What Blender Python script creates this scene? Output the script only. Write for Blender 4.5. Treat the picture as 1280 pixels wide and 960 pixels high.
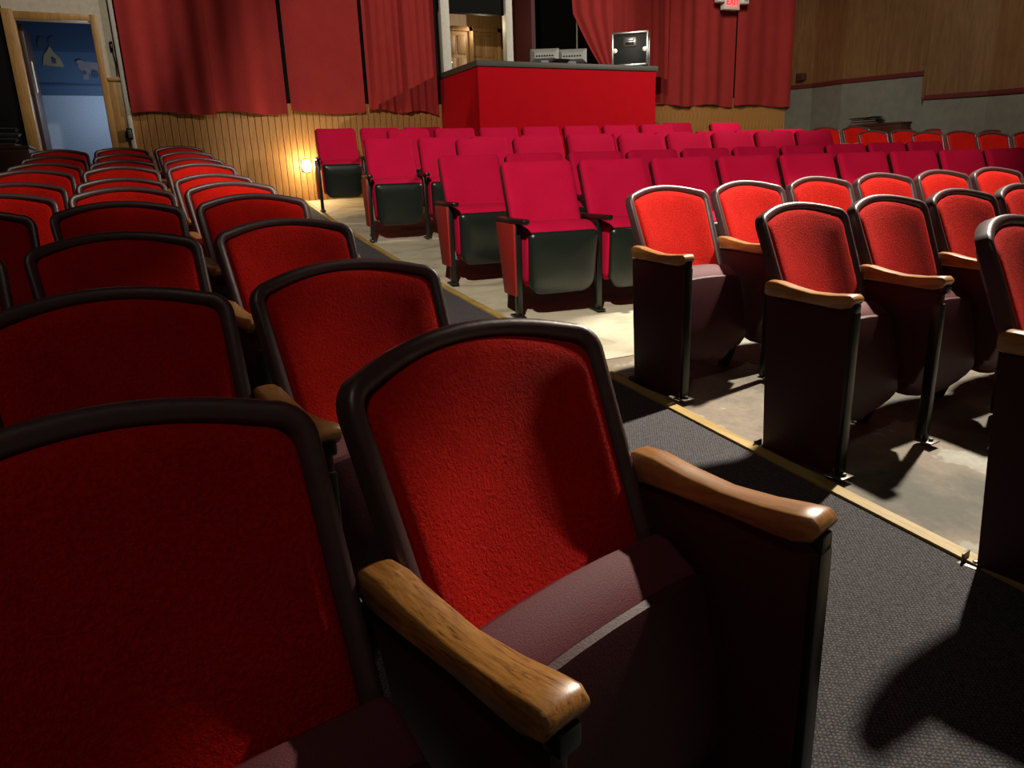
import bpy, bmesh, math, random
from mathutils import Vector, Matrix
random.seed(7)
for o in list(bpy.data.objects): bpy.data.objects.remove(o)
SC = bpy.context.scene; COL = SC.collection
# ------------------------------------------------------------------ camera
cd = bpy.data.cameras.new('camera'); cam = bpy.data.objects.new('camera', cd); COL.objects.link(cam)
R = Vector((0.89679, -0.4411, -0.03463)); U = Vector((0.15268, 0.23504, 0.95992)); F = Vector((0.41528, 0.86613, -0.27813))
M = Matrix((R, U, -F)).transposed().to_4x4(); M.translation = (0, 0, 1.1215); cam.matrix_world = M
cd.sensor_fit = 'HORIZONTAL'; cd.sensor_width = 36; cd.lens = 916.82 / 1280 * 36; cd.clip_start = .02
SC.camera = cam
# ------------------------------------------------------------------ world, exposure, lamps
w = bpy.data.worlds.new('world'); SC.world = w; w.use_nodes = True
w.node_tree.nodes['Background'].inputs[0].default_value = (1, .82, .62, 1)
w.node_tree.nodes['Background'].inputs[1].default_value = .03
vs = SC.view_settings; vs.view_transform = 'Standard'; vs.look = 'None'; vs.gamma = 1; vs.use_curve_mapping = False
vs.exposure = 0.0
def spot(name, loc, target, power, deg, blend=.25, col=(1, .89, .73), rad=.06):
    l = bpy.data.lights.new(name, 'SPOT'); o = bpy.data.objects.new(name, l); COL.objects.link(o)
    o.location = loc; o.rotation_euler = (Vector(target) - Vector(loc)).to_track_quat('-Z', 'Y').to_euler()
    l.energy = power; l.spot_size = math.radians(deg); l.spot_blend = blend; l.color = col; l.shadow_soft_size = rad
    return o
def point(name, loc, power, col, rad=.05):
    l = bpy.data.lights.new(name, 'POINT'); o = bpy.data.objects.new(name, l); COL.objects.link(o)
    o.location = loc; l.energy = power; l.color = col; l.shadow_soft_size = rad
    return o
spot('ceiling_spot_near', (5.7, 3.1, 5.0), (4.0, 1.2, .1), 2550, 62.4, .04, rad=.11)
spot('ceiling_spot_aisle', (6.0, 3.2, 5.0), (1.85, 2.5, 1.0), 1000, 18.8, .12, rad=.08)
spot('added_spot_fill', (-1.2, -1.0, 5.6), (.2, 3.0, .8), 85, 56, .6, rad=.25)  # weak fill added over the left seats, not a lamp of the hall
spot('ceiling_spot_left_block', (4.4, 2.2, 5.2), (.1, 4.9, 1.0), 950, 29, .6)
spot('ceiling_spot_centre', (-1.2, -1.0, 5.7), (4.3, 7.2, 1.2), 2150, 46, .3)
spot('ceiling_spot_curtain', (10.0, 3.0, 5.16), (2.5, 9.8, 2.2), 1700, 50, .5)
spot('added_spot_doorway', (1.5, 5.5, 5.6), (-.35, 9.85, 2.8), 420, 24, .6)  # extra light added to lift the white wall beside the doorway
spot('added_spot_right_wall', (4.5, 4.0, 5.6), (10.7, 8.3, 2.0), 1100, 60, .5)  # put in to brighten the right wall, stands for no known fixture
point('doorway_room_light', (-.1, 10.5, 2.1), 20, (.78, .88, 1), .1)
point('booth_room_light', (4.6, 10.15, 3.05), 5, (1, .8, .5), .06)
# ------------------------------------------------------------------ materials
MATS = {}
def nodes(name):
    m = bpy.data.materials.new(name); m.use_nodes = True; MATS[name] = m
    nt = m.node_tree; return m, nt, nt.nodes['Principled BSDF']
def N(nt, t, **kw):
    n = nt.nodes.new(t)
    for k, v in kw.items(): setattr(n, k, v)
    return n
def ramp(nt, fac, stops):
    r = N(nt, 'ShaderNodeValToRGB'); e = r.color_ramp.elements
    while len(e) < len(stops): e.new(.5)
    for i, (p, c) in enumerate(stops): e[i].position = p; e[i].color = (*c, 1)
    nt.links.new(fac, r.inputs[0]); return r.outputs[0]
def coord(nt, scale=(1, 1, 1), kind='Object'):
    t = N(nt, 'ShaderNodeTexCoord'); mp = N(nt, 'ShaderNodeMapping'); mp.inputs['Scale'].default_value = scale
    nt.links.new(t.outputs[kind], mp.inputs[0]); return mp.outputs[0]
def noise(nt, vec, scale, detail=4, rough=.6, dist=0):
    n = N(nt, 'ShaderNodeTexNoise'); n.inputs['Scale'].default_value = scale; n.inputs['Detail'].default_value = detail
    n.inputs['Roughness'].default_value = rough; n.inputs['Distortion'].default_value = dist
    nt.links.new(vec, n.inputs['Vector']); return n.outputs[0]
def bump(nt, b, h, strength, dist):
    n = N(nt, 'ShaderNodeBump'); n.inputs['Strength'].default_value = strength; n.inputs['Distance'].default_value = dist
    nt.links.new(h, n.inputs['Height']); nt.links.new(n.outputs[0], b.inputs['Normal'])
def plain(name, c, rough=.5, metal=0, spec=.5, bs=0, bscale=60, coat=0):
    m, nt, b = nodes(name); b.inputs['Base Color'].default_value = (*c, 1); b.inputs['Roughness'].default_value = rough
    b.inputs['Metallic'].default_value = metal; b.inputs['Specular IOR Level'].default_value = spec; b.inputs['Coat Weight'].default_value = coat
    v = coord(nt); f = noise(nt, v, bscale, 4)
    k = .88
    nt.links.new(ramp(nt, f, [(.3, tuple(x * k for x in c)), (.7, tuple(min(1, x * (2 - k)) for x in c))]), b.inputs['Base Color'])
    if bs: bump(nt, b, f, bs, .004)
    return m
def fabric(name, c1, c2, scale, strength, dist, sheen, sheencol):
    m, nt, b = nodes(name); v = coord(nt, (1, 1, .8))
    f = noise(nt, v, scale, 4, .7, .4); g = noise(nt, v, 7, 3)
    mx = N(nt, 'ShaderNodeMath', operation='MULTIPLY_ADD'); nt.links.new(f, mx.inputs[0]); mx.inputs[1].default_value = .6
    hf = N(nt, 'ShaderNodeMath', operation='MULTIPLY'); nt.links.new(g, hf.inputs[0]); hf.inputs[1].default_value = .4
    nt.links.new(hf.outputs[0], mx.inputs[2])
    nt.links.new(ramp(nt, mx.outputs[0], [(.3, c1), (.7, c2)]), b.inputs['Base Color'])
    b.inputs['Roughness'].default_value = .9; b.inputs['Specular IOR Level'].default_value = .1
    b.inputs['Sheen Weight'].default_value = sheen; b.inputs['Sheen Tint'].default_value = (*sheencol, 1); b.inputs['Sheen Roughness'].default_value = .4
    bump(nt, b, f, strength, dist); return m
fabric('red_plush', (.36, .004, .002), (.66, .011, .005), 170, .9, .006, .08, (1, .1, .05))
fabric('pink_plush', (.47, .003, .038), (.58, .007, .058), 120, .25, .003, .1, (1, .2, .3))
fabric('curtain_velvet', (.25, .022, .022), (.33, .032, .03), 60, .3, .004, .1, (1, .3, .3))
fabric('carpet_red', (.38, .001, .006), (.46, .002, .009), 160, .3, .003, .05, (1, .2, .2))
plain('maroon_vinyl', (.055, .011, .015), .5, 0, .25, .15, 260)
plain('seat_vinyl', (.13, .026, .036), .58, 0, .2, .3, 420)
plain('frame_vinyl', (.075, .032, .034), .42, 0, .7, .15, 70)
plain('black_enamel', (.008, .011, .009), .32, 0, .5)
plain('pan_black', (.012, .018, .014), .30, 0, .5)
plain('panel_red', (.34, .018, .015), .5, 0, .4)
plain('steel', (.55, .55, .53), .3, .9)
plain('dull_steel', (.16, .15, .13), .45, .7)
plain('case_black', (.012, .016, .016), .5)
plain('grey_plastic', (.34, .35, .35), .5)
plain('white_paint', (.46, .42, .34), .6, 0, .3, .1, 20)
plain('post_white', (.62, .60, .54), .5)
plain('ledge_grey', (.05, .055, .045), .55)
plain('black_paint_shade', (.003, .003, .003), .8, 0, .15)
plain('grey_paint', (.12, .125, .105), .55, 0, .4, .15, 8)
plain('trim_maroon', (.07, .008, .007), .5)
plain('dark_red_wall', (.06, .004, .004), .7)
plain('brass', (.6, .42, .18), .25, .9)
plain('sign_white', (.7, .7, .66), .4)
plain('dark_wood', (.035, .014, .008), .4)
plain('blue_dark', (.006, .03, .085), .7); plain('blue_mid', (.022, .062, .13), .7); plain('blue_light', (.24, .30, .40), .65)
plain('picture_tan', (.20, .17, .11), .8, 0, .3, 0, 12); plain('picture_pale', (.13, .125, .15), .8, 0, .3, 0, 9); plain('picture_dark', (.02, .03, .06), .8)
def wood(name, c1, c2, c3, scale=(14, 1.2, 14), nz=5, rough=.35, coat=.25, dist=1.2):
    m, nt, b = nodes(name); v = coord(nt, scale)
    f = noise(nt, v, nz, 6, .65, dist); f2 = noise(nt, v, nz * 6, 3, .7)
    mx = N(nt, 'ShaderNodeMath', operation='MULTIPLY_ADD'); nt.links.new(f2, mx.inputs[0]); mx.inputs[1].default_value = .3
    hf = N(nt, 'ShaderNodeMath', operation='MULTIPLY'); nt.links.new(f, hf.inputs[0]); hf.inputs[1].default_value = .7
    nt.links.new(hf.outputs[0], mx.inputs[2])
    nt.links.new(ramp(nt, mx.outputs[0], [(.36, c1), (.5, c2), (.64, c3)]), b.inputs['Base Color'])
    b.inputs['Roughness'].default_value = rough; b.inputs['Coat Weight'].default_value = coat; b.inputs['Coat Roughness'].default_value = .38
    bump(nt, b, mx.outputs[0], .1, .002); return m
wood('arm_wood', (.30, .12, .03), (.44, .19, .055), (.54, .26, .085), (12, 1.5, 12), 3)
wood('arm_oak', (.10, .035, .008), (.36, .15, .03), (.48, .23, .06), (22, 1.6, 22), 5)
wood('dado_wood', (.24, .10, .022), (.36, .17, .045), (.46, .24, .075), (9, 9, .7), 5, .5, .1)
wood('plywood', (.085, .042, .014), (.12, .062, .022), (.15, .082, .032), (4, 4, .35), 4, .5, .1)
wood('door_wood', (.22, .11, .03), (.30, .16, .05), (.36, .2, .07), (8, 8, .6), 4, .5, .1)
wood('jamb_wood', (.24, .12, .03), (.34, .18, .05), (.42, .24, .075), (10, 10, .8), 4, .5, .1)
wood('strip_wood', (.30, .19, .045), (.46, .31, .085), (.55, .39, .13), (10, .8, 10), 3, .55, .1)
def emit(name, c, s):
    m, nt, b = nodes(name); b.inputs['Emission Color'].default_value = (*c, 1); b.inputs['Emission Strength'].default_value = s
    b.inputs['Base Color'].default_value = (*c, 1); return m
emit('bulb_warm', (1, .82, .5), 40); emit('sign_red', (1, .02, .03), 1.3); emit('sign_glow', (1, .25, .25), .45); emit('led_warm', (1, .6, .3), 3)
# concrete
m, nt, b = nodes('concrete'); v = coord(nt)
f = noise(nt, v, 1.9, 7, .62, .25)
c1 = ramp(nt, f, [(.36, (.10, .092, .068)), (.44, (.17, .145, .105)), (.50, (.24, .19, .14)), (.545, (.25, .20, .15)), (.565, (.38, .365, .30)), (.68, (.44, .43, .37))])
f3 = noise(nt, v, 40, 4); mm = N(nt, 'ShaderNodeMix', data_type='RGBA', blend_type='MULTIPLY'); mm.inputs[0].default_value = .5
nt.links.new(c1, mm.inputs[6]); nt.links.new(ramp(nt, f3, [(.3, (.7, .7, .7)), (.7, (1.15, 1.15, 1.15))]), mm.inputs[7]); nt.links.new(mm.outputs[2], b.inputs['Base Color'])
b.inputs['Roughness'].default_value = .7; bump(nt, b, f3, .2, .003)
m, nt, b = nodes('cream_floor'); v = coord(nt, (1, 1.6, 1)); f = noise(nt, v, 2.5, 6, .6, .8)
nt.links.new(ramp(nt, f, [(.34, (.36, .32, .22)), (.48, (.55, .51, .38)), (.66, (.64, .60, .47))]), b.inputs['Base Color']); b.inputs['Roughness'].default_value = .6
# carpet: fine woven diamond relief
m, nt, b = nodes('aisle_carpet'); v = coord(nt)
br = N(nt, 'ShaderNodeTexWave', wave_type='BANDS', bands_direction='X'); br.inputs['Scale'].default_value = 36; br.inputs['Distortion'].default_value = 5; br.inputs['Detail Scale'].default_value = 4
b2 = N(nt, 'ShaderNodeTexWave', wave_type='BANDS', bands_direction='Y'); b2.inputs['Scale'].default_value = 36; b2.inputs['Distortion'].default_value = 5; b2.inputs['Detail Scale'].default_value = 4
mp = N(nt, 'ShaderNodeMapping'); mp.inputs['Rotation'].default_value = (0, 0, .6); nt.links.new(v, mp.inputs[0])
nt.links.new(mp.outputs[0], br.inputs[0]); nt.links.new(mp.outputs[0], b2.inputs[0])
mu = N(nt, 'ShaderNodeMath', operation='MULTIPLY'); nt.links.new(br.outputs['Fac'], mu.inputs[0]); nt.links.new(b2.outputs['Fac'], mu.inputs[1])
ns = noise(nt, v, 90, 4); ad = N(nt, 'ShaderNodeMath', operation='MULTIPLY_ADD'); nt.links.new(ns, ad.inputs[0]); ad.inputs[1].default_value = .9
nt.links.new(mu.outputs[0], ad.inputs[2])
nt.links.new(ramp(nt, ad.outputs[0], [(.25, (.022, .021, .025)), (.6, (.055, .051, .058)), (1.0, (.13, .12, .128))]), b.inputs['Base Color'])
b.inputs['Roughness'].default_value = .95; bump(nt, b, ad.outputs[0], .5, .004)
# ------------------------------------------------------------------ mesh helpers
def mesh(name, V, Fc, mat, parent=None, smooth=True, auto=35):
    me = bpy.data.meshes.new(name); me.from_pydata([tuple(v) for v in V], [], Fc)
    bm = bmesh.new(); bm.from_mesh(me); bmesh.ops.recalc_face_normals(bm, faces=bm.faces); bm.to_mesh(me); bm.free()
    me.materials.append(MATS[mat])
    if smooth:
        for p in me.polygons: p.use_smooth = True
        me.set_sharp_from_angle(angle=math.radians(auto))
    o = bpy.data.objects.new(name, me); COL.objects.link(o); o.parent = parent; return o
class MB:
    def __init__(s): s.v = []; s.f = []
    def add(s, V, Fc):
        k = len(s.v); s.v += [Vector(x) for x in V]; s.f += [tuple(i + k for i in f) for f in Fc]
    def box(s, a, b):
        (x0, y0, z0), (x1, y1, z1) = a, b
        s.add([(x0, y0, z0), (x1, y0, z0), (x1, y1, z0), (x0, y1, z0), (x0, y0, z1), (x1, y0, z1), (x1, y1, z1), (x0, y1, z1)],
              [(0, 3, 2, 1), (4, 5, 6, 7), (0, 1, 5, 4), (1, 2, 6, 5), (2, 3, 7, 6), (3, 0, 4, 7)])
    def rbox(s, a, b, r=.006):           # box with bevelled edges
        bm = bmesh.new(); bmesh.ops.create_cube(bm, size=1)
        for v in bm.verts: v.co = Vector([a[i] + (v.co[i] + .5) * (b[i] - a[i]) for i in range(3)])
        bmesh.ops.bevel(bm, geom=list(bm.edges), offset=r, segments=2, affect='EDGES', profile=.5)
        bm.verts.index_update(); s.add([v.co.copy() for v in bm.verts], [tuple(v.index for v in f.verts) for f in bm.faces]); bm.free()
    def prism(s, poly, x0, x1, r=0):      # polygon in (y,z) extruded along x, optional bevel
        bm = bmesh.new(); vs = [bm.verts.new((x0, y, z)) for y, z in poly]; f = bm.faces.new(vs)
        ex = bmesh.ops.extrude_face_region(bm, geom=[f]); bmesh.ops.translate(bm, verts=[g for g in ex['geom'] if isinstance(g, bmesh.types.BMVert)], vec=(x1 - x0, 0, 0))
        if r: bmesh.ops.bevel(bm, geom=list(bm.edges), offset=r, segments=2, affect='EDGES', profile=.5)
        bm.verts.index_update(); s.add([v.co.copy() for v in bm.verts], [tuple(v.index for v in f.verts) for f in bm.faces]); bm.free()
    def loft(s, secs, cap=True, closed=True):
        n = len(secs[0]); V = [p for sec in secs for p in sec]; Fc = []
        for i in range(len(secs) - 1):
            for j in range(n if closed else n - 1):
                k = (j + 1) % n; Fc.append((i * n + j, i * n + k, (i + 1) * n + k, (i + 1) * n + j))
        if cap: Fc.append(tuple(range(n))); Fc.append(tuple(range((len(secs) - 1) * n, len(secs) * n)))
        s.add(V, Fc)
    def tube(s, pts, r, n=8):
        secs = []; pts = [Vector(p) for p in pts]
        for i, p in enumerate(pts):
            d = (pts[min(i + 1, len(pts) - 1)] - pts[max(i - 1, 0)]).normalized()
            a = d.cross(Vector((0, 0, 1)) if abs(d.z) < .9 else Vector((1, 0, 0))).normalized(); c = d.cross(a)
            secs.append([p + (a * math.cos(t) + c * math.sin(t)) * r for t in [2 * math.pi * k / n for k in range(n)]])
        s.loft(secs)
    def lathe(s, prof, c=(0, 0, 0), n=14, axis='z'):
        secs = []
        for r, h in prof:
            ring = []
            for k in range(n):
                t = 2 * math.pi * k / n; p = (r * math.cos(t), r * math.sin(t), h)
                if axis == 'y': p = (p[0], p[2], p[1])
                if axis == 'x': p = (p[2], p[0], p[1])
                ring.append(Vector(c) + Vector(p))
            secs.append(ring)
        s.loft(secs)
    def build(s, name, mat, parent=None, smooth=True, auto=35): return mesh(name, s.v, s.f, mat, parent, smooth, auto)
def empty(name, loc=(0, 0, 0), rz=0):
    o = bpy.data.objects.new(name, None); COL.objects.link(o); o.location = loc; o.rotation_euler = (0, 0, rz); o.empty_display_size = .1; return o
def tag(o, label, cat, group=None):
    o['label'] = label; o['category'] = cat
    if group: o['group'] = group
    return o
def struct(o): o['kind'] = 'structure'; return o
def copy_tree(o, parent=None):
    c = o.copy(); COL.objects.link(c); c.parent = parent
    for ch in list(o.children): copy_tree(ch, c)
    return c
# ------------------------------------------------------------------ floor
def lat(x, y): return .014 * max(0, x - 2) * min(1, max(0, (y - 3.4) / 3))
def fz(x, y):
    y = min(max(y, -3), 9.9); return .056238 * y + .001093 * y * y + .000197 * y ** 3 * (1 if y > 0 else 0) + lat(x, y)
def floor_patch(name, x0, x1, y0, y1, mat, dz=0, st=.25, th=.05):
    nx = max(1, int((x1 - x0) / .5)); ny = max(1, int((y1 - y0) / st)); V = []; Fc = []
    for l in (0, 1):
        for j in range(ny + 1):
            for i in range(nx + 1):
                x = x0 + (x1 - x0) * i / nx; y = y0 + (y1 - y0) * j / ny; V.append((x, y, fz(x, y) + dz - l * th))
    K = (nx + 1) * (ny + 1)
    for j in range(ny):
        for i in range(nx):
            a = j * (nx + 1) + i; q = (a, a + 1, a + nx + 2, a + nx + 1); Fc.append(q); Fc.append(tuple(K + t for t in reversed(q)))
    for j in range(ny):
        a = j * (nx + 1); c = a + nx + 1; Fc.append((a, c, K + c, K + a)); a += nx; c += nx; Fc.append((a, K + a, K + c, c))
    for i in range(nx):
        a = i; Fc.append((a, K + a, K + a + 1, a + 1)); a = ny * (nx + 1) + i; Fc.append((a, a + 1, K + a + 1, K + a))
    return mesh(name, V, Fc, mat)
WALLY = 9.85; RWX = 10.7; RWY = 10.4; LWX = -1.7
struct(floor_patch('floor', 1.9, RWX, -2.5, 3.04, 'concrete'))
struct(floor_patch('floor', 1.9, RWX, 3.04, RWY, 'cream_floor', .004))
struct(floor_patch('floor', LWX + .002, 1.85, -2.5, WALLY - .002, 'aisle_carpet', .004))
struct(floor_patch('trim_1', 1.85, 1.9, -2.5, WALLY, 'strip_wood', .012))
# ------------------------------------------------------------------ setting
H = 6.0
def plank_wall(name, x0, x1, y, zb, zt, thick=.1, pw=.0785):
    base = MB(); base.box((x0, y, zb - .15), (x1, y + thick, H)); wl = struct(base.build(name, 'black_paint_shade', None, False))  # black base paints in the shade of the curtain gaps, not the wall's colour
    n = int((x1 - x0) / pw); pb = MB(); pb.rbox((-pw / 2 + .003, -.012, 0), (pw / 2 - .003, 0, zt - zb), .003)
    p0 = pb.build('plank', 'dado_wood', wl, False); p0.location = (x0 + pw / 2, y, zb)
    for i in range(1, n):
        c = p0.copy(); COL.objects.link(c); c.parent = wl; c.location = (x0 + pw * (i + .5), y - .004 * random.random(), zb)
        c.delta_location = (0, 0, 0)
    return wl
zfl = fz(0, WALLY)
plank_wall('wall_back_left', .05, 3.84, WALLY, zfl, 2.02)
plank_wall('wall_back_right', 6.5, RWX, RWY, fz(8, RWY), 2.2)
# door wall on the far left
DL, DR, DZ = -.90, -.20, 2.84
bl = MB(); bl.box((LWX - .1, WALLY, zfl - .1), (DL - .10, WALLY + .1, H)); struct(bl.build('wall_back_dark', 'black_paint_shade', None, False))
m_ = MB(); m_.box((DL - .1, WALLY, DZ + .09), (DL, WALLY + .1, H)); m_.box((DL, WALLY, DZ + .03), (DR, WALLY + .1, H)); m_.box((DR, WALLY, zfl - .1), (.05, WALLY + .1, H))
wdl = struct(m_.build('wall_back', 'white_paint', None, False))
dr = struct(empty('door_1', (0, WALLY, zfl)))
a = MB(); a.rbox((DL - .11, -.03, 0), (DL, .12, DZ - zfl + .09), .006); a.build('door_jamb', 'jamb_wood', dr)
a = MB(); a.rbox((DR, -.03, 0), (DR + .07, .12, DZ - zfl + .07), .006); a.build('door_jamb', 'jamb_wood', dr)
a = MB(); a.rbox((DL - .0, -.03, DZ - zfl), (DR, .12, DZ - zfl + .07), .006); a.build('door_header', 'jamb_wood', dr)
a = MB(); a.rbox((DL + .005, .13, .02), (DL + .045, .8, DZ - zfl - .03), .004); lf = a.build('door_leaf', 'dark_wood', dr)
a = MB(); a.rbox((DL + .046, .3, 1.3), (DL + .054, .38, 1.62), .002); a.build('push_plate', 'post_white', lf)
a = MB(); a.rbox((DR + .07, WALLY - .025, zfl), (.0, WALLY, 2.24), .004); wp = a.build('wainscot_board', 'jamb_wood', wdl)
a = MB(); a.rbox((DR + .07, WALLY - .04, 2.24), (.0, WALLY, 2.275), .006); a.build('wainscot_cap', 'jamb_wood', wdl)
tr = MB(); tr.rbox((.0, WALLY - .05, zfl), (.05, WALLY, H), .008); struct(tr.build('trim_2', 'post_white'))
# conduit, switch, outlet
sw = tag(empty('wall_switch', (-.035, WALLY - .005, 2.60)), 'small black switch high on the white wall beside the left doorway', 'switch')
a = MB(); a.rbox((-.015, -.02, -.05), (.015, 0, .05), .004); a.build('switch_plate', 'black_paint_shade', sw); a = MB(); a.rbox((-.005, -.035, -.02), (.005, -.02, .02), .002); a.build('toggle', 'dull_steel', sw)
a = MB(); a.tube([(-.03, WALLY - .012, 2.55), (-.02, WALLY - .012, 2.42), (-.025, WALLY - .012, 2.30)], .006)
tag(a.build('switch_cable', 'black_paint_shade'), 'thin black cable hanging below the wall switch', 'cable')
ob = tag(empty('outlet_box', (.0, WALLY - .052, 1.68)), 'small black electrical box low on the white corner post', 'outlet')
a = MB(); a.rbox((-.03, -.04, -.06), (.03, 0, .06), .005); a.build('box_body', 'black_paint_shade', ob); a = MB(); a.rbox((-.02, -.046, -.045), (.02, -.04, .045), .003); a.build('cover_plate', 'dull_steel', ob)
# blue room beyond the doorway
y2 = 11.3
a = MB(); a.box((LWX, y2, zfl), (.6, y2 + .1, 2.23)); blw = struct(a.build('wall_blue_room', 'blue_light', None, False))
a = MB(); a.box((LWX, y2 - .012, 2.23), (.6, y2 + .1, 2.36)); a.build('painted_band', 'blue_mid', blw, False)
a = MB(); a.box((LWX, y2 - .02, 2.345), (.6, y2, 2.37)); a.build('ledge', 'blue_dark', blw, False)
a = MB(); a.box((LWX, y2, 2.37), (.6, y2 + .1, 2.74)); a.build('painted_panel', 'blue_mid', blw, False)
a = MB(); a.box((LWX, y2, 2.74), (.6, y2 + .1, 3.6)); a.build('painted_panel', 'blue_dark', blw, False)
a = MB(); a.box((LWX, WALLY + .1, zfl - .1), (.6, y2, zfl)); a.box((LWX, WALLY + .1, 3.5), (.6, y2, 3.6)); a.box((LWX - .1, WALLY + .1, zfl), (LWX, y2, 3.5)); a.box((.5, WALLY + .1, zfl), (.6, y2, 3.5))
struct(a.build('wall_blue_room_shell', 'blue_mid', None, False))
def cutout(name, pts, mat, y, th=.012):
    a = MB(); n = len(pts); a.add([(x, y, z) for x, z in pts] + [(x, y - th, z) for x, z in pts], [tuple(range(n)), tuple(range(n, 2 * n))] + [(i, (i + 1) % n, n + (i + 1) % n, n + i) for i in range(n)])
    return a.build(name, mat, None, False)
def blob(cx, cz, rx, rz, n=14, j=.2):
    return [(cx + rx * math.cos(2 * math.pi * k / n) * (1 + j * (random.random() - .5)), cz + rz * math.sin(2 * math.pi * k / n) * (1 + j * (random.random() - .5))) for k in range(n)]
p1 = empty('wall_picture', (0, 0, 0)); tag(p1, 'tan peaked paper cutout on the blue wall seen through the doorway', 'picture')
for pts, mt, yy in [([(-.83, 2.58), (-.60, 2.56), (-.63, 2.66), (-.69, 2.73), (-.72, 2.80), (-.76, 2.74), (-.80, 2.70)], 'picture_tan', y2), ([(-.83, 2.76), (-.78, 2.77), (-.77, 2.89), (-.82, 2.90), (-.85, 2.83)], 'picture_dark', y2), ([(-.72, 2.81), (-.66, 2.82), (-.63, 2.88), (-.68, 2.91), (-.73, 2.88)], 'picture_dark', y2), ([(-.72, 2.6), (-.68, 2.6), (-.68, 2.66), (-.72, 2.67)], 'picture_dark', y2 - .013)]:
    cutout('paper_shape', pts, mt, yy).parent = p1
p2 = empty('wall_picture', (0, 0, 0)); tag(p2, 'pale four legged animal cutout on the blue wall behind the right door jamb', 'picture')
for pts, mt, yy in [(blob(-.30, 2.56, .15, .075), 'picture_pale', y2), (blob(-.42, 2.62, .05, .03, 10), 'picture_pale', y2 - .013), ([(-.42, 2.42), (-.36, 2.42), (-.34, 2.53), (-.41, 2.54)], 'picture_pale', y2 - .013), ([(-.22, 2.43), (-.17, 2.43), (-.17, 2.53), (-.24, 2.53)], 'picture_pale', y2 - .013), (blob(-.28, 2.49, .045, .05, 10), 'picture_dark', y2 - .014), (blob(-.39, 2.5, .02, .03, 8), 'picture_dark', y2 - .014)]:
    cutout('paper_shape', pts, mt, yy).parent = p2
# left wall, ceiling, screen-side wall
a = MB(); a.box((LWX - .1, -2.5, -.4), (LWX, WALLY, H)); struct(a.build('wall_left', 'black_paint_shade', None, False))
a = MB(); a.box((LWX - .1, -2.5, H), (RWX + .6, 13.2, H + .1)); struct(a.build('ceiling', 'black_paint_shade', None, False))
# right wall: shallow zigzag facets of plywood above grey paint, trim between
def zt(y):
    return 2.41 + (2.337 - 2.41) * (10.4 - y) / 2.7 if y >= 7.7 else 1.99 - .03 * (7.7 - y)
def facet(y0, y1, d0, d1):                   # d = how far the facet stands in from the wall line
    z0, z1 = zt(y0), zt(y1 - 1e-6 if y1 > 7.69 and y1 < 7.71 else y1)
    def slab(zb0, zt0, zb1, zt1, inn):
        X0, X1 = RWX - d0 - inn, RWX - d1 - inn
        return [(X0, y0, zb0), (X1, y1, zb1), (X1, y1, zt1), (X0, y0, zt0), (RWX + .15, y0, zb0), (RWX + .15, y1, zb1), (RWX + .15, y1, zt1), (RWX + .15, y0, zt0)]
    Q = [(0, 1, 2, 3), (4, 7, 6, 5), (0, 3, 7, 4), (1, 5, 6, 2), (3, 2, 6, 7), (0, 4, 5, 1)]
    if y0 > y1: y0, y1 = y1, y0
    return slab, Q, z0, z1
fac = [(10.4, 9.87, .10, .02), (9.87, 9.15, .02, .14), (9.15, 7.7, .14, .0), (7.7, 6.8, .10, .0), (6.8, 6.2, .0, .08), (6.2, 4.5, .08, .0), (4.5, 2.6, 0, .05), (2.6, -2.5, .05, 0)]
wr = struct(empty('wall_right', (0, 0, 0)))
for (ya, yb, da, db) in fac:
    za, zb = zt(ya if ya != 7.7 else 7.6999), zt(yb)
    def slab(b0, t0, b1, t1, inn, mat, name):
        a = MB(); X0, X1, Xo = RWX - da - inn, RWX - db - inn, RWX + .15
        a.add([(X0, ya, b0), (X1, yb, b1), (X1, yb, t1), (X0, ya, t0), (Xo, ya, b0), (Xo, yb, b1), (Xo, yb, t1), (Xo, ya, t0)], [(0, 1, 2, 3), (4, 7, 6, 5), (0, 3, 7, 4), (1, 5, 6, 2), (3, 2, 6, 7), (0, 4, 5, 1)])
        return a.build(name, mat, wr, False)
    slab(-.4, za - .06, -.4, zb - .06, 0, 'grey_paint', 'lower_panel')
    slab(za - .06, za, zb - .06, zb, .03, 'trim_maroon', 'trim_rail')
    slab(za, H, zb, H, .0, 'plywood', 'wood_panel')
a = MB(); a.rbox((RWX - .13, 7.68, 1.95), (RWX - .0, 7.72, 2.36), .006); a.build('trim_end', 'plywood', wr)
a = MB(); a.rbox((RWX - .15, 10.0, 2.46), (RWX - .02, 10.14, 2.58), .008)
tag(a.build('wall_box', 'dark_wood'), 'small brown box mounted low on the wood panelling by the right corner', 'box')
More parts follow.
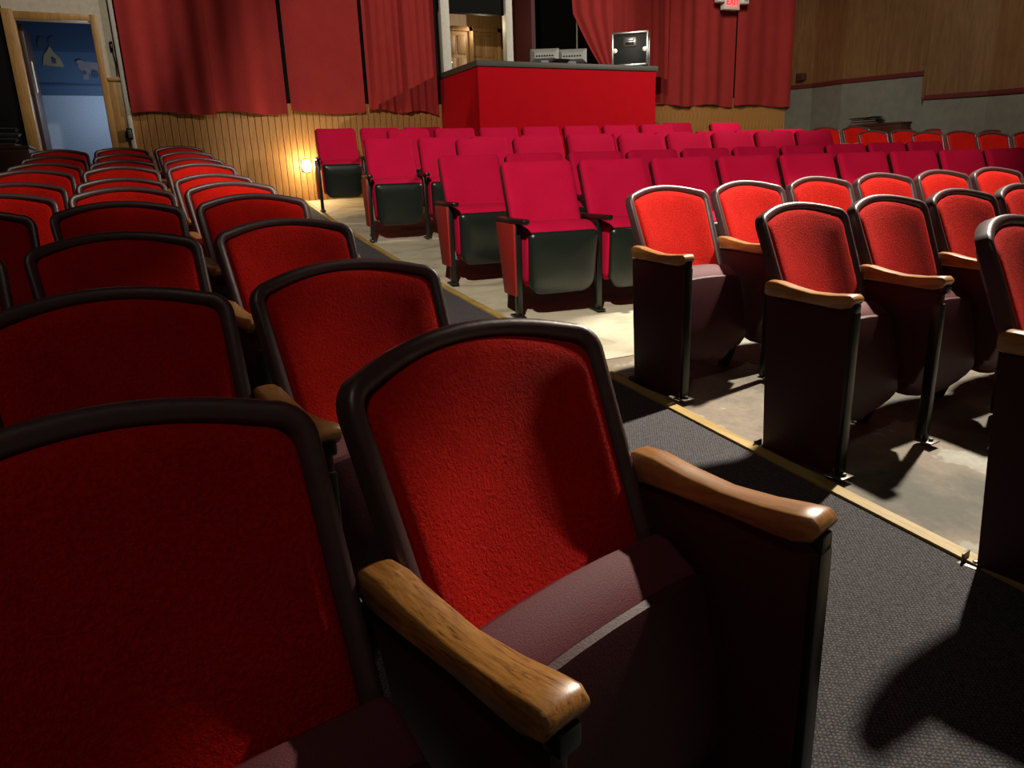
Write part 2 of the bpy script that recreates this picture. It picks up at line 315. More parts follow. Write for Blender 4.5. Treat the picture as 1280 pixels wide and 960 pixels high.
# ------------------------------------------------------------------ curtains
def curtain(x0, x1, y, zb, zt_, folds, amp, label, ph=0, lift=0, seed=1):
    rnd = random.Random(seed); n = max(24, int((x1 - x0) * 44)); rows = 14; V = []
    comps = [(folds * k * (.8 + .4 * rnd.random()), amp / k ** .8 * (.6 + .8 * rnd.random()), rnd.random() * 6.28) for k in (1, 2, 3.1)]
    for l in (0, 1):
        for j in range(rows + 1):
            t = j / rows
            for i in range(n + 1):
                s = i / n; x = x0 + (x1 - x0) * s
                d = sum(A * (1.15 - .5 * t) * math.sin(2 * math.pi * fq * s * (1 + .03 * t) + p + ph) for fq, A, p in comps)
                hem = .02 * math.sin(2 * math.pi * s * folds * .7 + ph) + lift * s * s
                V.append((x, y - .09 + d + (.008 if l else 0), zb + hem * (1 - t) + (zt_ - zb) * t))
    K = (n + 1) * (rows + 1); Fc = []
    for j in range(rows):
        for i in range(n):
            q = j * (n + 1) + i; f = (q, q + 1, q + n + 2, q + n + 1); Fc.append(f); Fc.append(tuple(K + t for t in reversed(f)))
    for i in range(n): Fc.append((i, K + i, K + i + 1, i + 1))
    for j in range(rows):
        q = j * (n + 1); c = q + n + 1; Fc.append((q, c, K + c, K + q)); q += n; c += n; Fc.append((q, K + q, K + c, c))
    return tag(mesh('curtain', V, Fc, 'curtain_velvet', None, True, 60), label, 'curtain', None)
curtain(.06, .95, WALLY, 1.90, 5.4, 1.2, .014, 'dark red velvet curtain next to the blue doorway', 0, 0, 1)
curtain(.955, 1.77, WALLY, 1.905, 5.4, 1.1, .014, 'red velvet curtain second from the blue doorway above the wood dado', 1, 0, 2)
curtain(1.82, 2.75, WALLY, 1.915, 5.4, 1.0, .012, 'flat red velvet curtain above the glowing wall light and rear seats', 2, 0, 3)
curtain(2.80, 3.74, WALLY, 1.93, 5.4, 2.4, .035, 'deeply folded red curtain hanging left of the booth opening', 0, -.03, 4)
curtain(7.62, 9.31, RWY, 2.07, 5.4, 2.6, .025, 'red velvet curtain hanging under the exit sign right of the booth', 0, 0, 5)
curtain(9.35, 10.60, RWY, 2.07, 5.4, 1.2, .02, 'rightmost red velvet curtain meeting the plywood wall', 0, 0, 6)
# ------------------------------------------------------------------ booth
BX0, BX1, BY = 3.82, 6.42, 8.6
bt = tag(empty('projection_booth', (BX0, BY, fz(5, BY))), 'low booth front covered in bright red carpet with a dark ledge', 'booth')
zb0 = fz(5, BY)
a = MB(); a.rbox((0, 0, 0), (BX1 - BX0, .1, 2.335 - zb0), .008); a.build('front_panel', 'carpet_red', bt)
a = MB(); a.rbox((0, .1, 0), (.1, WALLY - BY, 2.335 - zb0), .008); a.build('side_panel', 'carpet_red', bt)
a = MB(); a.rbox((BX1 - BX0 - .1, .1, 0), (BX1 - BX0, RWY - BY - .12, 2.335 - zb0), .008); a.build('side_panel', 'carpet_red', bt)
a = MB(); a.rbox((-.02, -.02, 2.335 - zb0), (BX1 - BX0 + .02, 1.2, 2.40 - zb0), .006); a.build('ledge_top', 'ledge_grey', bt)
LZ = 2.40
# opening: posts, back room
def post(x0, x1, lab):
    a = MB(); a.rbox((x0, WALLY - .06, LZ), (x1, WALLY + .06, 5.0), .006); return tag(a.build('wall_post', 'post_white'), lab, 'post')
post(3.86, 3.98, 'white painted post at the left side of the booth opening')
post(4.80, 4.90, 'white painted post between the wood doors and the dark booth')
a = MB(); a.box((3.86, WALLY, 3.16), (4.92, WALLY + .1, H)); a.build('header_board', 'black_paint_shade', struct(empty('wall_booth_header', (0, 0, 0))), False)
a = MB(); a.box((3.5, 10.9, 2.2), (5.3, 11.0, 5)); a.box((3.5, 9.95, 2.2), (3.6, 10.9, 5)); struct(a.build('wall_booth_left', 'door_wood', None, False))
def panel_door(name, x0, x1, y, z0, z1, knob):
    r = struct(empty(name, (x0, y, z0))); W = x1 - x0; HH = z1 - z0
    a = MB(); a.rbox((0, 0, 0), (W, .04, HH), .004); a.build('door_leaf', 'door_wood', r)
    a = MB(); a.rbox((-.06, -.02, 0), (0, .05, HH + .06), .004); a.rbox((W, -.02, 0), (W + .06, .05, HH + .06), .004); a.rbox((-.06, -.02, HH), (W + .06, .05, HH + .06), .004); a.build('door_frame', 'door_wood', r)
    for (u0, u1) in ((.12, .46), (.54, .88)):
        for (v0, v1) in ((.05, .45), (.52, .92)):
            a = MB(); a.rbox((u0 * W, -.012, v0 * HH), (u1 * W, 0, v1 * HH), .01); a.build('door_panel', 'door_wood', r)
    if knob:
        a = MB(); a.lathe([(.008, 0), (.008, -.03), (.025, -.035), (.03, -.05), (.022, -.065), (.004, -.07)], (knob[0], 0, knob[1]), 12, 'y'); a.build('door_knob', 'brass', r)
panel_door('door_2', 4.70, 5.16, 10.85, 2.4, 3.12, None)
panel_door('door_3', 4.08, 4.46, 10.3, 2.4, 3.02, (.07, .2))
a = MB(); a.box((5.0, 11.6, 2.2), (8.5, 11.7, 5)); a.box((8.4, 10.5, 2.2), (8.5, 11.6, 5)); struct(a.build('wall_booth_back', 'black_paint_shade', None, False))
a = MB(); a.box((5.3, 10.0, 2.4), (5.36, 11.6, 5)); struct(a.build('wall_booth_red', 'dark_red_wall', None, False))
a = MB(); a.box((3.5, 9.86, 2.28), (6.5, 11.7, 2.39)); struct(a.build('floor_booth', 'ledge_grey', None, False))
a = MB(); a.box((6.5, WALLY + .02, 1), (6.58, RWY, H)); struct(a.build('wall_back_return', 'black_paint_shade', None, False))
# monitors seen from behind
def monitor(x, y, wd, ht, rz, lab):
    r = tag(empty('monitor', (x, y, LZ), rz), lab, 'monitor', None)
    a = MB(); a.loft([[(-wd / 2 * s, yy, z0 * 1), (wd / 2 * s, yy, z0), (wd / 2 * s, yy, z1), (-wd / 2 * s, yy, z1)] for s, yy, z0, z1 in ((1, .03, .03, ht), (1, 0, .03, ht), (.86, -.03, .05, ht - .02), (.7, -.07, .07, ht - .05))]); a.build('casing', 'grey_plastic', r)
    a = MB(); a.rbox((-.05, -.03, .0), (.05, .03, .06), .006); a.build('stand', 'grey_plastic', r)
    a = MB()
    for k in range(7): a.box((-wd * .3 + k * wd * .09, -.074, ht - .1), (-wd * .3 + k * wd * .09 + .02, -.06, ht - .085))
    a.build('vent', 'black_paint_shade', r); return r
monitor(4.84, 8.80, .36, .19, -.5, 'grey monitor seen from behind on the booth ledge, left of two')
monitor(5.24, 8.80, .38, .20, -.5, 'pale grey monitor beside the swept curtain, right of two on booth')
cb = tag(empty('cable_bundle', (4.96, 8.635, LZ)), 'small tangle of black cables lying before the monitors', 'cable')
for k in range(3):
    a = MB(); a.tube([(.02 * k + .10 * math.cos(t * .7 + k) , .025 * math.sin(t * .7 + k), .014 + .014 * k) for t in range(9)], .011, 6); a.build('cable', 'black_paint_shade', cb)
a = MB(); a.tube([(5.86, 9.7, LZ), (5.86, 9.7, 3.4)], .012); tag(a.build('metal_pole', 'dull_steel'), 'thin grey vertical pole rising behind the right monitor', 'pole')
sp = tag(empty('indicator_lamp', (5.55, 11.2, 2.85)), 'tiny warm light glowing in the dark booth', 'lamp'); a = MB(); a.lathe([(.002, 0), (.02, .01), (.02, .04), (.002, .05)], (0, 0, 0), 8, 'y'); a.build('bulb', 'led_warm', sp); a = MB(); a.box((-.04, .05, -.04), (.04, .12, .04)); a.build('housing', 'black_paint_shade', sp)
# drapes over the booth opening
def drape():
    V = []; rows = 16; n = 40
    for l in (0, 1):
        for j in range(rows + 1):
            t = j / rows; z = LZ + .0 + t * 1.6
            xl = 6.38 - .60 * min(1, t / .50) ** .75 - .12 * max(0, t - .5); xr = 6.46
            for i in range(n + 1):
                s = i / n; V.append((xl + (xr - xl) * s, 9.65 + .03 * math.sin(s * 2 * math.pi * 3.3 + t) * (.4 + t) + (.008 if l else 0), z))
    K = (n + 1) * (rows + 1); Fc = []
    for j in range(rows):
        for i in range(n):
            q = j * (n + 1) + i; f = (q, q + 1, q + n + 2, q + n + 1); Fc.append(f); Fc.append(tuple(K + t for t in reversed(f)))
    for j in range(rows):
        q = j * (n + 1); c = q + n + 1; Fc.append((q, c, K + c, K + q)); q += n; c += n; Fc.append((q, K + q, K + c, c))
    for i in range(n): Fc.append((i, K + i, K + i + 1, i + 1))
    tag(mesh('curtain', V, Fc, 'curtain_velvet', None, True, 60), 'red drape swept aside over the booth beside the black case', 'curtain')
drape()
curtain(6.42, 7.52, WALLY, 2.40, 5.4, 2.2, .03, 'red curtain hanging directly behind the black equipment case', 0, 0, 9)
# flight case
fc = tag(empty('flight_case', (6.17, 8.83, LZ), -.70), 'black equipment case with silver edges standing on the booth ledge', 'case')
W2, D2, HC = .225, .16, .42
a = MB(); a.rbox((-W2 + .01, -D2 + .01, .012), (W2 - .01, D2 - .01, HC - .01), .005); a.build('case_body', 'case_black', fc)
for x in (-W2, W2):
    for y in (-D2, D2):
        a = MB(); a.rbox((x - .014, y - .014, .01), (x + .014, y + .014, HC), .004); a.build('edge_strip', 'steel', fc)
for z in (.02, HC - .01):
    for y in (-D2, D2): a = MB(); a.rbox((-W2, y - .014, z - .014), (W2, y + .014, z + .014), .004); a.build('edge_strip', 'steel', fc)
    for x in (-W2, W2): a = MB(); a.rbox((x - .014, -D2, z - .014), (x + .014, D2, z + .014), .004); a.build('edge_strip', 'steel', fc)
for x in (-W2 + .03, W2 - .03): a = MB(); a.lathe([(.002, -.012), (.03, -.01), (.034, 0)], (x, -D2, .2), 14, 'y'); a.build('latch', 'steel', fc)
hd = MB(); hd.rbox((-.085, -D2 - .008, .24), (.085, -D2 + .01, .36), .012); hd = hd.build('handle_plate', 'steel', fc)
a = MB(); a.rbox((-.055, -D2 - .012, .262), (.055, -D2 - .006, .30), .003); a.build('handle_recess', 'case_black', hd); a = MB(); a.rbox((-.06, -D2 - .02, .31), (.06, -D2 - .004, .335), .006); a.build('handle_bar', 'steel', hd)
# exit sign
ex = tag(empty('exit_sign', (9.02, RWY - .3, 3.505)), 'red lit exit sign with two lamp heads on the right curtain', 'sign')
a = MB(); a.rbox((-.16, 0, 0), (.16, .1, .27), .01); a.build('housing', 'sign_white', ex)
a = MB(); a.rbox((-.125, -.006, .03), (.125, .002, .24), .004); a.build('lit_face', 'sign_glow', ex)
tc = bpy.data.curves.new('exit_letters', 'FONT'); tc.body = 'EXIT'; tc.size = .13; tc.extrude = .004; tc.align_x = 'CENTER'
to = bpy.data.objects.new('exit_letters', tc); COL.objects.link(to); tm = bpy.data.meshes.new_from_object(to); bpy.data.objects.remove(to)
eo = bpy.data.objects.new('letters', tm); COL.objects.link(eo); tm.materials.clear(); tm.materials.append(MATS['sign_red']); eo.parent = ex; eo.location = (0, -.009, .07); eo.rotation_euler = (math.pi / 2, 0, 0); eo['label'] = 'red letters reading EXIT'
for s in (-1, 1):
    a = MB(); a.rbox((s * .25 - .07, -.04, .09), (s * .25 + .07, .07, .25), .02); h = a.build('lamp_head', 'sign_white', ex)
    a = MB(); a.lathe([(.002, -.05), (.045, -.047), (.05, -.035)], (s * .25, 0, .17), 14, 'y'); a.build('lens', 'grey_plastic', h)
a = MB(); a.rbox((-.2, .03, .1), (.2, .08, .2), .004); a.build('mount_bar', 'sign_white', ex); a = MB(); a.rbox((-.015, .04, .2), (.015, .07, H - 3.505), .004); a.build('ceiling_rod', 'sign_white', ex)
# step light on the dado
nl = tag(empty('wall_light', (1.93, WALLY - .016, 1.28)), 'small bright wall light glowing on the wood dado by the rear seats', 'lamp')
a = MB(); a.rbox((-.05, -.02, -.07), (.05, 0, .07), .006); a.build('base_plate', 'brass', nl)
a = MB(); a.lathe([(.002, -.075), (.04, -.06), (.062, 0), (.04, .06), (.002, .075)], (0, -.075, 0), 14); a.build('bulb', 'bulb_warm', nl)
point('wall_light_glow', (1.93, WALLY - .22, 1.29), 16, (1, .75, .38), .05)
# cabinets with stacked trays
def cabinet(loc, rz, L, D, top, lab, slab, cat2='tray', sp_=.028, toff=0):
    z0 = fz(loc[0], loc[1]); r = tag(empty('cabinet', (loc[0], loc[1], z0), rz), lab, 'cabinet')
    a = MB(); a.rbox((-L / 2, -D / 2, 0), (L / 2, D / 2, top - z0 - .03), .006); a.build('body', 'dark_wood', r)
    a = MB(); a.rbox((-L / 2 - .01, -D / 2 - .01, top - z0 - .03), (L / 2 + .01, D / 2 + .01, top - z0), .006); a.build('top', 'dark_wood', r)
    for s in (-1, 1): a = MB(); a.rbox((s * L / 4 - L / 4 + .015, -D / 2 - .015, .05), (s * L / 4 + L / 4 - .015, -D / 2, top - z0 - .06), .004); a.build('door', 'dark_wood', r)
    for k in range(4):
        t = tag(empty('serving_tray', (loc[0] + random.uniform(-.02, .02), loc[1] + toff + .02 * k, top + sp_ * k), rz + random.uniform(-.12, .12)), slab[k], cat2, None)
        a = MB(); a.loft([[(-.22 * s, -.13 * s, z), (.22 * s, -.13 * s, z), (.22 * s, .13 * s, z), (-.22 * s, .13 * s, z)] for s, z in ((.9, 0), (1, .02), (1.02, .022), (.98, .02), (.88, .006))]); a.build('tray_body', 'steel' if k % 2 == 0 else 'case_black', t)
        a = MB(); a.tube([(-.22, -.133, .021), (.22, -.133, .021)], .006, 6); a.build('rim', 'steel', t)
cabinet((10.425, 8.27), -math.pi / 2, .92, .23, 1.635, 'dark wood cabinet against the grey right wall behind the red seats', ['shiny metal tray at the bottom of the stack on the right cabinet', 'dark tray second from the bottom on the right cabinet', 'metal tray second from the top on the right cabinet', 'dark tray topmost of the stack on the right cabinet'], 'tray', .03, .2)
cabinet((-1.22, 9.1), 0, .62, .5, 1.53, 'black cabinet beside the blue doorway at the far left', ['shiny tray at the bottom of the stack on the left cabinet', 'dark tray second from the bottom on the left cabinet', 'shiny tray second from the top on the left cabinet', 'dark tray topmost of the stack on the left cabinet'], 'tray', .05)
# ------------------------------------------------------------------ chairs
A_ = Vector((0, .385, .923)); N_ = Vector((0, -.923, .385)); O_ = Vector((0, -.156, .425))
def outline(wb, wt, h0, hc, hm, r, nc=7, na=15, rb=0):
    """open outline in (x,h), from bottom-left up, over the arch, to bottom-right"""
    pts = []
    for k in range(6): t = k / 6; pts.append((-(wb + (wt - wb) * t), h0 + (hc - r - h0) * t))
    half = []
    # corner then arch as a superellipse-like blend
    for k in range(nc + 1):
        a = math.pi - k / nc * math.pi / 2 * .86; half.append((-(wt - r) + r * math.cos(a), hc - r + r * math.sin(a)))
    x0, y0 = half[-1]
    arch = []
    for k in range(1, na):
        x = x0 + (-2 * x0) * k / na; arch.append((x, y0 + (hm - y0) * (1 - (x / x0) ** 2)))
    pts += half + arch + [(-x, y) for x, y in reversed(half)]
    for k in range(5, -1, -1): t = k / 6; pts.append(((wb + (wt - wb) * t), h0 + (hc - r - h0) * t))
    return pts
CONC = .040
def bp(x, h, off, conc=CONC): return O_ + A_ * h + N_ * (off + conc * (x / .24) ** 2) + Vector((x, 0, 0))
def pad(a, outl, offs, cen, fn):
    """closed pad: outline shrunk towards cen in rings, each ring at its own offset; then a flat back"""
    rings = []
    o0 = offs[0]; offs = [(.03, o0[1]), (.35, o0[1]), (.7, o0[1])] + list(offs)
    for s, off in offs: rings.append([fn(cen[0] + (x - cen[0]) * s, cen[1] + (h - cen[1]) * s, off) for x, h in outl])
    a.loft(rings, cap=True)
def wood_chair_proto():
    r = empty('theater_seat')
    ol = outline(.226, .244, -.05, .416, .456, .055)
    # frame: rim swept along the outline + rear shell
    a = MB(); secs = []
    for i, (x, h) in enumerate(ol):
        p0 = ol[max(0, i - 1)]; p1 = ol[min(len(ol) - 1, i + 1)]; t = Vector((p1[0] - p0[0], p1[1] - p0[1])).normalized(); n = Vector((t.y, -t.x))  # inward
        prof = [(0, -.022), (0, .008), (.004, .016), (.012, .020), (.024, .018), (.030, .010), (.032, -.022)]
        secs.append([bp(x + n.x * u, h + n.y * u, w_) for u, w_ in prof])
    a.loft(secs); fr = a.build('back_frame', 'frame_vinyl', r, True, 50)
    a = MB(); pad(a, [(x * .97, h if h < 0 else h - .012) for x, h in ol], [(1, -.008), (1, -.022), (.9, -.03), (.5, -.032), (.05, -.032)], (0, .2), bp); a.build('back_shell', 'frame_vinyl', r, True, 50)
    il = outline(.199, .216, -.05, .389, .429, .042)
    a = MB(); pad(a, il, [(1.0, -.006), (1.0, .004), (.985, .014), (.95, .021), (.88, .025), (.7, .024), (.45, .021), (.2, .020), (.03, .020)], (0, .17), bp); a.build('back_cushion', 'red_plush', r, True, 80)
    # folded seat: top edge cushion and underside pan
    def prof_c(k): return [(-.165, .44), (-.185, .492), (-.205, .507), (-.225, .503), (-.275, .468), (-.285, .455), (-.283, .44), (-.25, .40)]
    a = MB(); secs = []
    for x, s in ((-.222, .93), (-.219, .98), (-.21, 1), (-.1, 1.0), (0, 1.01), (.1, 1.0), (.21, 1), (.219, .98), (.222, .93)):
        c = Vector((-.23, .455)); secs.append([Vector((x, c.x + (y - c.x) * s, c.y + (z - c.y) * s - .012 * (x / .2) ** 2)) for y, z in prof_c(0)])
    a.loft(secs); a.build('seat_cushion', 'seat_vinyl', r, True, 40)
    a = MB(); secs = []
    for x, s in ((-.226, .9), (-.222, .97), (-.21, 1), (-.15, 1), (-.07, 1), (0, 1), (.07, 1), (.15, 1), (.21, 1), (.222, .97), (.226, .9)):
        c = Vector((-.27, .28)); q = (x / .2) ** 2
        pr = [(-.272, .462), (-.282, .466), (-.293, .461), (-.298, .448), (-.315, .38), (-.333, .29), (-.343, .20), (-.338, .145 + .03 * q), (-.322, .105 + .045 * q), (-.29, .092 + .05 * q), (-.25, .11 + .045 * q), (-.225, .16 + .03 * q), (-.22, .28), (-.235, .40)]
        secs.append([Vector((x, c.x + (y - c.x) * s, c.y + (z - c.y) * s - .012 * q)) for y, z in pr])
    a.loft(secs); a.build('seat_pan', 'maroon_vinyl', r, True, 40)
    return r
def arm(parent, x, mat):
    a = MB(); secs = []
    #      y      ztop  zbot  halfwidth  shift
    for y, zt_, zb, hw in ((-.118, .582, .558, .018), (-.121, .596, .552, .0215), (-.134, .602, .549, .0235), (-.17, .601, .548, .0255), (-.23, .589, .546, .026), (-.30, .580, .543, .025), (-.37, .581, .540, .028), (-.42, .586, .540, .0305), (-.448, .588, .548, .031), (-.458, .580, .562, .029), (-.461, .574, .568, .027)):
        zt_ += .006; zb += .008; h = zt_ - zb; b = min(.007, h * .3)
        secs.append([Vector((x + sx * (hw - dx), y, z)) for sx, dx, z in ((-1, b, zb), (-1, 0, zb + b), (-1, 0, zt_ - b), (-1, b * .3, zt_ - b * .3), (-1, b, zt_), (0, 0 + hw * 1.0, zt_ + .0015), (1, b, zt_), (1, b * .3, zt_ - b * .3), (1, 0, zt_ - b), (1, 0, zb + b), (1, b, zb))])
    a.loft(secs); o = a.build('armrest', mat, parent, True, 45)
    a = MB(); a.rbox((x - .016, -.462, .536), (x + .016, -.436, .566), .005); a.build('arm_bracket', 'black_enamel', parent); return o
def foot(parent, x, y, mat='dull_steel'):
    a = MB(); a.rbox((x - .03, y - .03, 0), (x + .03, y + .035, .006), .002); a.rbox((x - .02, y + .012, 0), (x + .02, y + .018, .03), .002); a.lathe([(.008, .006), (.008, .016), (.001, .017)], (x, y - .012, 0), 6)
    return a.build('foot_bracket', mat, parent)
def end_standard(parent, x):
    a = MB(); a.prism([(-.125, .552), (-.44, .552), (-.455, .545), (-.448, .3), (-.44, 0.004), (-.15, .004), (-.135, .3)], x - .017, x + .017, .005); a.build('side_panel', 'maroon_vinyl', parent)
    a = MB(); a.rbox((x - .019, -.462, .004), (x + .019, -.446, .54), .004); a.build('front_strip', 'black_enamel', parent)
    foot(parent, x, -.455); foot(parent, x, -.13)
def mid_standard(parent, x):
    a = MB(); a.prism([(-.125, .552), (-.445, .552), (-.445, .44), (-.42, .30), (-.38, .20), (-.27, .20), (-.19, .32)], x - .013, x + .013, .004); a.build('side_panel', 'maroon_vinyl', parent)
    a = MB(); a.rbox((x - .014, -.452, .004), (x + .014, -.415, .50), .004); a.build('leg', 'black_enamel', parent)
    a = MB(); a.prism([(-.26, .22), (-.30, .22), (-.21, .004), (-.17, .004)], x - .012, x + .012, .003); a.build('leg', 'black_enamel', parent)
    foot(parent, x, -.455); foot(parent, x, -.18)
P = .53
W0 = wood_chair_proto(); 
Wend = copy_tree(W0); arm(Wend, -P / 2, 'arm_wood'); end_standard(Wend, -P / 2)
Wmid = copy_tree(W0); arm(Wmid, -P / 2, 'arm_wood'); mid_standard(Wmid, -P / 2)
WendR = copy_tree(Wmid); arm(WendR, P / 2, 'arm_wood'); end_standard(WendR, P / 2)
# ---- pink seats
HB = .485
def pbp(x, h, off): return Vector((x, -.178, .52)) + Vector((0, .40, .916)) * (h * .93) + Vector((0, -.916, .40)) * (off + .012 * (x / .25) ** 2)
def rrect(w_, h0, h1, r0, r1, n=5, taper=0):
    pts = []
    for (cx, cz, r, a0) in ((w_ - r1, h1 - r1, r1, 0), (-(w_ - r1), h1 - r1, r1, 90), (-(w_ - r0), h0 + r0, r0, 180), (w_ - r0, h0 + r0, r0, 270)):
        for k in range(n + 1):
            a = math.radians(a0 + 90 * k / n); x = cx + r * math.cos(a); z = cz + r * math.sin(a)
            pts.append((x * (1 - taper * (h1 - z) / (h1 - h0)), z))
    out = []
    for i, p in enumerate(pts):
        q = pts[(i + 1) % len(pts)]; out.append(p); d = math.hypot(q[0] - p[0], q[1] - p[1])
        if d > .08:
            for k in range(1, 6): out.append((p[0] + (q[0] - p[0]) * k / 6, p[1] + (q[1] - p[1]) * k / 6))
    return out
def pink_proto():
    r = empty('theater_seat')
    a = MB(); pad(a, rrect(.233, -.08, .418, .03, .035), [(1, -.01), (1, .022), (.985, .034), (.95, .042), (.85, .046), (.6, .046), (.3, .045), (.03, .045)], (0, .17), pbp); a.build('back_cushion', 'pink_plush', r, True, 80)
    a = MB(); pad(a, rrect(.2395, -.10, .412, .03, .03), [(1, .012), (1, -.016), (.97, -.024), (.5, -.028), (.03, -.028)], (0, .17), pbp); a.build('back_shell', 'black_enamel', r, True, 50)
    a = MB(); secs = []
    for x, s in ((-.232, .8), (-.228, .93), (-.21, 1), (-.1, 1.03), (0, 1.04), (.1, 1.03), (.21, 1), (.228, .93), (.232, .8)):
        c = Vector((-.37, .40)); secs.append([Vector((x, c.x + (y - c.x) * s, c.y + (z - c.y) * s)) for y, z in ((-.28, .30), (-.275, .44), (-.29, .52), (-.32, .545), (-.37, .54), (-.43, .515), (-.455, .49), (-.45, .42), (-.42, .22), (-.36, .18))])
    a.loft(secs); a.build('seat_cushion', 'pink_plush', r, True, 80)
    Op = Vector((0, -.425, .135)); Ap = Vector((0, -.115, .993)).normalized(); Np = Vector((0, -.993, -.115)).normalized()
    fn = lambda x, h, off: Op + Ap * h + Np * off + Vector((x, 0, 0))
    a = MB(); pad(a, rrect(.225, 0, .362, .085, .03, 6, .06), [(.95, -.03), (1.0, -.02), (1.0, 0), (.975, .012), (.9, .022), (.6, .03), (.3, .032), (.03, .033)], (0, .18), fn); a.build('seat_pan', 'pan_black', r, True, 60)
    return r
def pink_arm(parent, x):
    a = MB(); a.rbox((x - .022, -.54, .545), (x + .022, -.06, .575), .01); a.build('armrest', 'black_enamel', parent)
    a = MB(); a.rbox((x - .018, -.40, .0), (x + .018, -.352, .55), .006); a.build('post', 'black_enamel', parent)
    a = MB(); a.prism([(-.12, .55), (-.40, .55), (-.40, .48), (-.2, .40)], x - .012, x + .012, .003); a.build('bracket', 'black_enamel', parent)
    a = MB(); a.rbox((x - .028, -.43, 0), (x + .028, -.29, .014), .004); a.rbox((x - .008, -.425, .012), (x + .008, -.41, .022), .002); a.build('foot_plate', 'black_enamel', parent)
def pink_panel(parent, x):
    a = MB(); a.prism([(-.085, .543), (-.40, .543), (-.40, .13), (-.20, .13)], x - .030, x - .016, .004); a.build('side_panel', 'panel_red', parent)
P0 = pink_proto(); Pmid = copy_tree(P0); pink_arm(Pmid, -P / 2)
Pend = copy_tree(Pmid); pink_panel(Pend, -P / 2)
ORD = ['nearest', 'second', 'third', 'fourth', 'fifth', 'sixth', 'seventh', 'eighth', 'ninth', 'farthest']
CO = ['aisle-end', 'second-from-aisle', 'third-from-aisle', 'fourth-from-aisle', 'fifth-from-aisle', 'sixth-from-aisle', 'seventh-from-aisle', 'eighth-from-aisle', 'ninth-from-aisle', 'tenth-from-aisle', 'eleventh-from-aisle']
def place(proto, x, y, ang, sz, label, group, sx=1):
    c = copy_tree(proto); c.location = (x, y, fz(x, y - .3) + .006); c.rotation_euler = (0, 0, ang); c.scale = (sx, sx, sz); c.name = 'theater_seat'
    tag(c, label, 'seat', group); return c
def row_pos(x0, y0, ang, k, off, c, sg):
    u = sg * c * P; a = ang + off[3]; g = a + k * u
    px = x0 + off[0] + u * math.cos(a + k * u / 2); py = y0 + off[1] + u * math.sin(a + k * u / 2)
    return px, py, g
def base_fz(y): return .056238 * y + .001093 * y * y + .000197 * y ** 3
LO = {0: (-.019, .0008, -.0039, .0821), 1: (-.014, -.0345, -.027, -.0101), 2: (-.006, .0244, -.0186, -.0017), 3: (.003, .0001, .0019, -.0415), 4: (.0059, .0232, -.0059, -.0056), 5: (-.0053, -.0008, -.0173, -.0043), 6: (-.0075, 0, -.0056, -.0077), 7: (-.0005, -.005, -.0178, -.003), 8: (0, 0, -.025, 0), 9: (-.0133, -.0083, -.0337, .0001)}
RO = {0: (-.062, .0075, .0423, .0584), 1: (.003, -.0011, .007, -.0182), 2: (.018, -.0064, .0141, -.0351)}
PO = {0: (.0217, -.0321, .0122, .0056), 1: (.0049, .0168, -.0014, .0234), 2: (0, 0, .07, 0), 3: (.0009, .0008, .0342, -.0215), 4: (0, 0, .065, 0), 5: (-.0275, .0145, .0213, -.0119)}
def zscale(top, x, y, dz, use_lat):           # keeps the top of the back at the measured height while the feet stand on the floor
    want = base_fz(y) + (lat(x, y) if use_lat else 0) + dz + top; return (want - fz(x, y - .3) - .006) / top
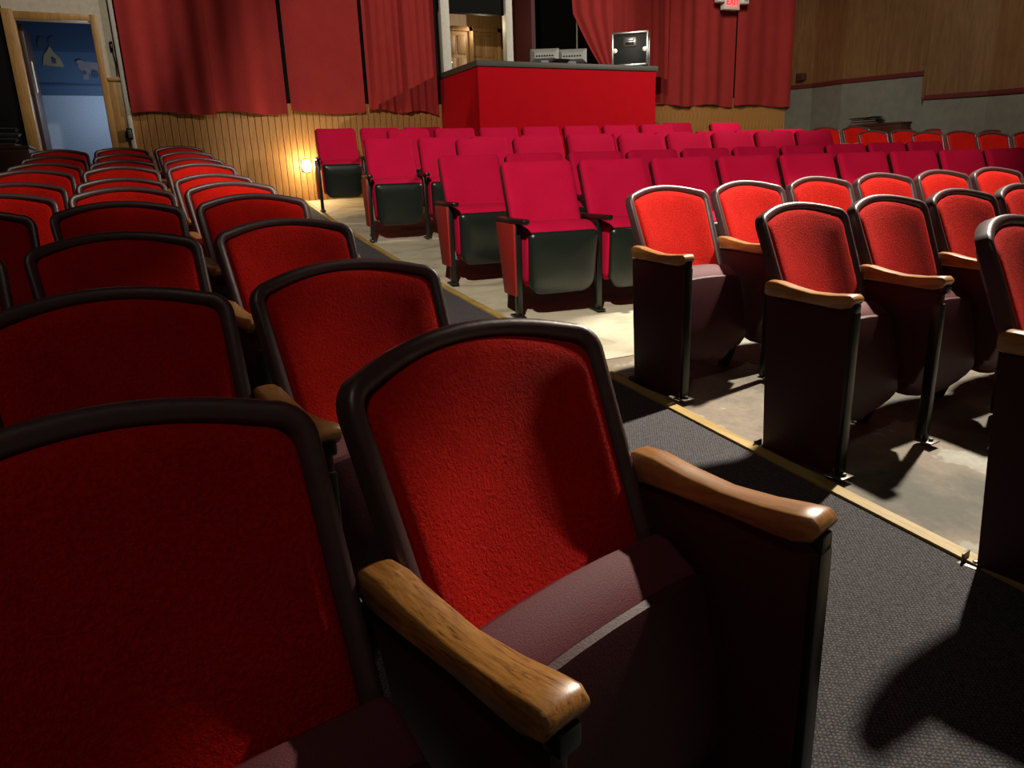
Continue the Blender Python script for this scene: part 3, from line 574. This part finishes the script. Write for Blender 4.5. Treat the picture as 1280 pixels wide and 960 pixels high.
for r in range(10):
    for c in range(2 if r < 2 else 3):
        x, y, g = row_pos(.4279, 1.0124 + r * .8306, .2071, .0079, LO[r], c, -1)
        pr = WendR if c == 0 else Wmid
        s = place(pr, x, y, g, zscale(.844, x, y, LO[r][2], False), f'red plush wood-armed seat, {CO[c]} of the {ORD[r]} row, left block', 'red plush seats of the left block')
        if r == 0 and c == 0:
            for ch in s.children:
                if ch.name.startswith('armrest') and ch.data.vertices[0].co.x < 0:
                    ch.data = ch.data.copy(); ch.data.materials.clear(); ch.data.materials.append(MATS['arm_oak']); ch['label'] = 'darker oak armrest with strong grain'
RR = ['nearest', 'middle', 'rear']
for r, cols in ((0, 1), (1, 4), (2, 6)):
    for c in range(cols):
        x, y, g = row_pos(2.1582, 1.2251 + r * .8183, .1282, -.0328, RO[r], c, 1)
        place(Wend if c == 0 else Wmid, x, y, g, zscale(.844, x, y, RO[r][2], False), f'red plush wood-armed seat, {CO[c]} of the {RR[r]} red row right of the aisle', 'red plush seats right of the aisle')
PR = {0: range(10), 1: range(10), 2: range(1, 9), 3: range(10), 4: [1, 2, 3, 4, 5, 6, 7, 9], 5: [0, 1, 2, 9]}
ROWN = ['nearest', 'second', 'third', 'fourth', 'fifth', 'farthest']
SEATN = ['first', 'second', 'third', 'fourth', 'fifth', 'sixth', 'seventh', 'eighth', 'ninth', 'tenth']
for r, cols in PR.items():
    for i, c in enumerate(cols):
        x, y, g = row_pos(2.2428, 4.3326 + r * .9919, -.1075, .0129, PO[r], c, 1)
        lb = f'pink plush seat with black pan, {SEATN[i]} from the left aisle in the {ROWN[r]} pink row'
        if r == 5 and c == 9: lb = 'lone pink plush seat close to the wood dado just right of the red booth'
        if r == 4 and c == 9: lb = 'pink plush seat standing after a gap at the right end of the fifth row'
        place(Pend if c == 0 else Pmid, x, y, g, zscale(.89, x, y, PO[r][2], True), lb, 'pink plush seats of the centre block')
for r, (y, n, nm) in enumerate(((8.5, 2, 'farthest'), (7.66, 3, 'second farthest'), (6.82, 3, 'third farthest'), (5.95, 3, 'nearest visible'))):
    for c in range(n):
        x, yy, g = row_pos(9.5, y, -.22, 0, (0, 0, 0, 0), c, 1)
        top = (1.61, 1.51, 1.445, 1.385)[r]
        place(Wend if c == 0 else Wmid, x, yy, g, (top - fz(x, yy - .3)) / .855, f'red plush seat, {CO[c]} in the {nm} row along the grey right wall', 'red plush seats by the right wall')
for t in (W0, Wend, Wmid, WendR, P0, Pmid, Pend):
    for ch in list(t.children): bpy.data.objects.remove(ch)
    bpy.data.objects.remove(t)
